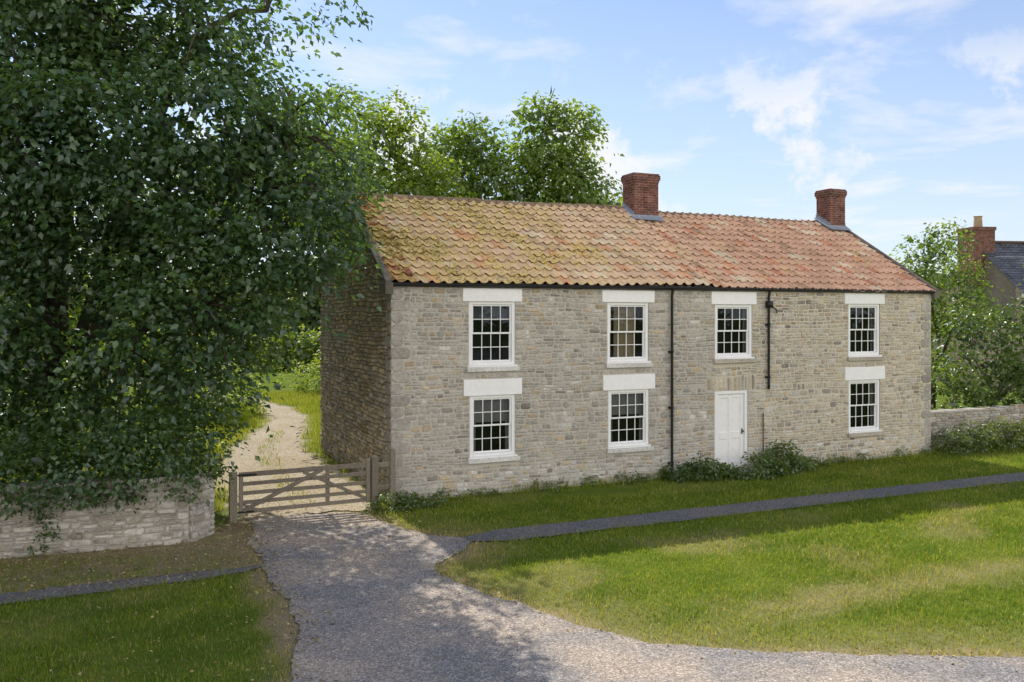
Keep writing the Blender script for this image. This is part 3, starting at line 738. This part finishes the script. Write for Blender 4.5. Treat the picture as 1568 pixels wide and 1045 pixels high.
wl=[hl(t,-.14,.08,random.uniform(.18,.42),.15,random.uniform(.08,.26)) for t in (.4,1.3,2.2,3.6,4.1,5.2,6.1,6.6,12.3,13.2,14.1,15.6,16.6)]
foliage('wall_foot_plants',wl,dens=22,lpc=18,cr=.07,ls=.07,dark=(.06,.10,.03),light=(.15,.21,.05),fill=False)
foliage('wall_plants',[hl(17.5,-.2,.35,.55,.4,.4),hl(18.6,-.3,.5,.7,.45,.5),hl(19.8,-.3,.5,.8,.4,.55),hl(21,-.2,.45,.8,.4,.45)],dens=12,lpc=24,cr=.12,ls=.09,dark=(.06,.10,.03),light=(.17,.22,.06),fill=False)
foliage('gate_nettles',[(-2.55,18.55,.15,.35,.3,.25),(-2.0,18.9,.12,.5,.2,.15),(-3.0,18.2,.1,.2,.2,.15)],dens=20,lpc=22,cr=.08,ls=.075,dark=(.05,.09,.03),light=(.14,.20,.05),fill=False)

nh=empty('slate_roof_house',(28.4,47,0),math.radians(8))
m=MB(); m.box(0,14,0,8,-.2,5.4,(.30,.24,.19)); m.add([(0,0,5.4),(0,8,5.4),(0,4,8.5)],[(0,1,2)],(.3,.24,.19)); m.add([(14,0,5.4),(14,8,5.4),(14,4,8.5)],[(0,1,2)],(.3,.24,.19)); m.build('walls',M_stone,nh)
m=MB(); sl2=3.1/4
for side in(0,1):
    for r in range(22):
        y0=-.3+4.3*r/22; y1=-.3+4.3*(r+1.1)/22; x=-.15
        while x<14.15:
            w=.3; z0=5.45+y0*sl2+.03;z1=5.45+y1*sl2; g=random.uniform(.6,1.3); Y=(lambda q:q) if side==0 else (lambda q:8-q)
            m.add([(x,Y(y0),z0),(x+w-.01,Y(y0),z0+random.uniform(0,.006)),(x+w-.01,Y(y1),z1),(x,Y(y1),z1)],[(0,1,2,3)],(.12*g,.12*g,.135*g)); x+=w
m.tube([(-.15,4,8.62),(14.15,4,8.62)],.09,8,(.12,.08,.06)); m.box(-.2,-.16,-.3,.0,5.2,5.4,(.6,.6,.6))
m.build('slate_roof',M_lead,nh)
m=MB(); m.box(-.7,.65,3.2,4.7,6,9.25); m.box(-.75,.7,3.15,4.75,9.25,9.45); m.build('chimney_stack',M_brick,nh)
m=MB(); m.tube([(.1,3.95,9.45),(.1,3.95,9.55),(.1,3.95,10.1),(.1,3.95,10.15)],[.28,.25,.22,.27],12,(.50,.36,.22)); m.build('chimney_pot',M_stone,nh)
m=MB()
for x in(2.5,6.5,10.5):
    for z in(1,3.4): m.box(x,x+1.2,-.03,.02,z,z+1.4,(.75,.75,.75))
m.build('window_frames',M_white,nh)
m=MB()
for x in(2.5,6.5,10.5):
    for z in(1,3.4): m.box(x+.1,x+.57,-.04,-.01,z+.1,z+1.3,(.03,.03,.04)); m.box(x+.63,x+1.1,-.04,-.01,z+.1,z+1.3,(.03,.03,.04))
m.build('window_panes',M_black,nh)

# ------------------------------------------------------------------ grass blades
def blades(name,xr,yr,dens,h0,h1,wd,fn=None,lush=(.095,.17,.022),lite=(.26,.32,.05),dryc=(.48,.40,.19),lean=.5,tkf=.97):
    n=int((xr[1]-xr[0])*(yr[1]-yr[0])*dens); X=R.uniform(*xr,n);Y=R.uniform(*yr,n)
    k=~inpoly(X,Y,house_fp)
    for P,jt in((drive,.09),(path_r,.07),(path_l,.06)):
        ins=inpoly(X,Y,P); d=pdist(X,Y,P); k&=(~ins)|(d<R.uniform(0,jt,n))
    s=(X+6.05)*-ux+(Y-15.9)*-uy; o_=(X+6.05)*uy-(Y-15.9)*ux
    k&=~((s>-.9)&(o_<.03)&(o_>-.5)&(s<26))
    k&=~((X>-6.6)&(X<-5.75)&(Y>15.8)&(Y<16.9))
    if fn is not None: k&=fn(X,Y)
    X=X[k];Y=Y[k]; dr,li,tk=masks(X,Y)
    pr=(1-.7*dr)*(1-.95*li)*(1-tkf*tk); k=R.random(len(X))<pr; X=X[k];Y=Y[k];dr=dr[k]; n=len(X)
    a=R.uniform(0,6.28,n); h=R.uniform(h0,h1,n)*(.75+.5*(sn(X,Y,2,21)*.5+.5)); w=wd*R.uniform(.6,1.3,n)
    dx=np.cos(a)*w;dy=np.sin(a)*w; lx=R.normal(0,lean,n)*h; ly=R.normal(0,lean,n)*h; z=np.full(n,-.03)
    v0=np.stack([X-dx,Y-dy,z],1);v1=np.stack([X+dx,Y+dy,z],1);v2=np.stack([X+lx,Y+ly,h],1)
    V=np.stack([v0,v1,v2],1).reshape(-1,3);F=np.arange(3*n).reshape(n,3)
    perp=(X-HX)*UY-(Y-HY)*UX; stripe=.14*np.sin(perp*math.pi/.55)
    q=np.clip(.48+.4*sn(X,Y,1.1,33)+.3*sn(X,Y,4,35)+.2*sn(X,Y,11,36)+stripe+R.normal(0,.25,n),0,1)[:,None]; C=np.array(lush)*(1-q)+np.array(lite)*q
    dq=np.clip(dr*R.uniform(.3,1.2,n)+(R.random(n)<.10)*.7,0,1)[:,None]; C=C*(1-dq)+np.array(dryc)*dq
    np_mesh(name,V,F,np.repeat(C,3,0),M_grass)
blades('lawn_grass',(-11,15),(8,15),950,.03,.065,.009)
blades('lawn_grass',(-4,22),(15,20),560,.03,.07,.012)
blades('lawn_grass',(3,26),(20,29),330,.04,.08,.014,lambda X,Y:((Y-HY)*UX-(X-HX)*UY<.2))
def nearhouse(X,Y):
    d=pdist(X,Y,[h2w(0,0),h2w(LEN,0),h2w(LEN+9,.2)],False); return (d<.15+.35*R.random(len(X))**2)
blades('verge_weeds',(-3.5,24),(17.5,30),500,.08,.28,.012,nearhouse,lean=.35)
blades('long_grass',(-14,-2.8),(18.2,46),220,.08,.30,.014,lambda X,Y:(Y>18.4),lush=(.15,.22,.035),lite=(.34,.37,.08),lean=.3,tkf=1.)
def neargate(X,Y): return (np.hypot(X+4.4,Y-18.0)<1.7)&(R.random(len(X))<.3)
blades('gate_grass',(-6.2,-2.4),(17.2,19.5),300,.05,.16,.010,neargate)
def trackmid(X,Y): return (pdist(X,Y,[(-4.6,19.0),(-5.2,20.3),(-6.5,23),(-7.8,27),(-8.5,31)],False)<.28)&(sn(X,Y,3,61)>-.2)
def raw_tufts():
    n=5000; X=R.uniform(-9,-4,n);Y=R.uniform(18.6,31,n); k=trackmid(X,Y); X=X[k];Y=Y[k];n=len(X)
    a=R.uniform(0,6.28,n);h=R.uniform(.04,.14,n);w=.014; dx=np.cos(a)*w;dy=np.sin(a)*w
    V=np.stack([np.stack([X-dx,Y-dy,h*0],1),np.stack([X+dx,Y+dy,h*0],1),np.stack([X+R.normal(0,.4,n)*h,Y+R.normal(0,.4,n)*h,h],1)],1).reshape(-1,3)
    q=R.random((n,1)); np_mesh('track_grass',V,np.arange(3*n).reshape(n,3),np.repeat(np.array((.15,.22,.035))*(1-q)+np.array((.36,.36,.10))*q,3,0),M_grass)
raw_tufts()
def edges(X,Y):
    d=np.minimum(pdist(X,Y,drive),np.minimum(pdist(X,Y,path_r),pdist(X,Y,path_l))); return (d<.16)&(sn(X,Y,3,51)>-.15)
blades('edge_tufts',(-8,14),(9.5,22),300,.05,.13,.010,edges,lean=.6)

n=60000; X=R.uniform(-14,9,n);Y=R.uniform(7.5,18.5,n); dd=pdist(X,Y,drive); ind=inpoly(X,Y,drive)
_,li,_=masks(X,Y)
pr=.5*li+.30*np.exp(-dd/.22)+.05*((~ind)&(X<-1.5))+.010*(ind)+.10*np.exp(-np.hypot((X+3.8)/1.6,(Y-16)/1.8)**2)
pr=np.where(X>0.5,pr*.45,pr); k=(R.random(n)<pr)
s=(X+6.05)*-ux+(Y-15.9)*-uy; o_=(X+6.05)*uy-(Y-15.9)*ux
k&=~((s>-.9)&(o_<.03)&(o_>-.5)); X=X[k];Y=Y[k];n=len(X)
nn=np.stack([R.normal(0,.3,n),R.normal(0,.3,n),np.ones(n)],1); nn/=np.linalg.norm(nn,axis=1,keepdims=True)
g=np.array([(.28,.19,.09),(.40,.29,.14),(.50,.42,.22),(.18,.12,.07),(.44,.42,.16)])[R.integers(0,5,n)]*R.uniform(.7,1.2,(n,1))
onl=~inpoly(X,Y,drive)&~inpoly(X,Y,litter)
Z=np.where(onl,.035,.016)+R.uniform(0,.012,n); sz=R.uniform(.03,.065,n)
V,F,C=kites(np.stack([X,Y,Z],1),nn,unit(n),sz,sz*.7,g); np_mesh('fallen_leaves',V,F,C,M_litter)

# ------------------------------------------------------------------ light, sky, camera
EL=math.radians(43)
w=bpy.data.worlds.new('World'); scene.world=w; w.use_nodes=True; nt=w.node_tree; nt.nodes.clear()
wo=N(nt,'ShaderNodeOutputWorld'); bg=N(nt,'ShaderNodeBackground'); L(nt,bg.outputs[0],wo.inputs[0]); bg.inputs[1].default_value=.15
sky=N(nt,'ShaderNodeTexSky',sky_type='NISHITA'); sky.sun_disc=False; sky.sun_elevation=EL; sky.sun_rotation=-ANG; sky.air_density=1.0; sky.dust_density=.25; sky.ozone_density=2.5
tc=N(nt,'ShaderNodeTexCoord'); sp=N(nt,'ShaderNodeSeparateXYZ'); L(nt,tc.outputs['Generated'],sp.inputs[0])
zm=math_(nt,'MAXIMUM',math_(nt,'ADD',sp.outputs[2],.10),.05)
cb=N(nt,'ShaderNodeCombineXYZ'); L(nt,math_(nt,'DIVIDE',sp.outputs[0],zm),cb.inputs[0]);L(nt,math_(nt,'DIVIDE',sp.outputs[1],zm),cb.inputs[1])
n1=noise(nt,cb.outputs[0],1.6,9,.58); n1.inputs['Distortion'].default_value=.3
cr_=ramp(nt,n1.outputs[0],[(.51,0.),(.70,.85)])
back=math_(nt,'ADD',math_(nt,'MULTIPLY',sp.outputs[0],UY),math_(nt,'MULTIPLY',sp.outputs[1],-UX))
mr=N(nt,'ShaderNodeMapRange'); L(nt,back,mr.inputs[0]); mr.inputs[1].default_value=0.; mr.inputs[2].default_value=.30
n2=noise(nt,tc.outputs['Generated'],2.6,8,.55); cr2=ramp(nt,n2.outputs[0],[(.32,0.),(.46,1.)])
lowb=ramp(nt,sp.outputs[2],[(0.,1.),(.54,1.),(.70,0.)])
skt=mix(nt,sky.outputs[0],(.86,.92,1.05),1.,'MULTIPLY')
hz=ramp(nt,sp.outputs[2],[(0.,.80),(.16,.48),(.40,.12),(.8,.03)])
skt=mix(nt,skt,(5.3,5.75,6.3),hz.outputs[0])
c=mix(nt,skt,(6.4,6.45,6.6),cr_.outputs[0])
n3=noise(nt,tc.outputs['Generated'],9,7,.6); lowz=ramp(nt,sp.outputs[2],[(.08,0.),(.14,1.),(.22,1.),(.30,0.)])
cr3=ramp(nt,n3.outputs[0],[(.54,0.),(.62,.85)]); c=mix(nt,c,(6.5,6.5,6.6),math_(nt,'MULTIPLY',cr3.outputs[0],lowz.outputs[0]))
c=mix(nt,c,(11.8,11.3,10.8),math_(nt,'MULTIPLY',math_(nt,'MULTIPLY',mr.outputs[0],cr2.outputs[0]),lowb.outputs[0])); L(nt,c,bg.inputs[0])  # unseen bright cloud bank behind the camera, added to light the facade
sd=bpy.data.lights.new('sun','SUN'); sd.energy=5.0; sd.angle=math.radians(.53); sd.color=(1,.95,.86)
so=link(bpy.data.objects.new('sun',sd)); dv=Vector((UY*math.cos(EL),-UX*math.cos(EL),-math.sin(EL)))
so.rotation_euler=dv.to_track_quat('-Z','Y').to_euler(); so.location=(-20,40,40)
cam=bpy.data.cameras.new('camera'); co=link(bpy.data.objects.new('camera',cam)); co.location=(0,0,4.26); co.rotation_euler=(math.radians(90),0,0)
cam.lens=36*1300/1568; cam.sensor_width=36; cam.shift_y=-40.5/1568; cam.clip_end=6000; cam.clip_start=.1
scene.camera=co
scene.view_settings.view_transform='Standard'; scene.view_settings.look='None'; scene.view_settings.exposure=0
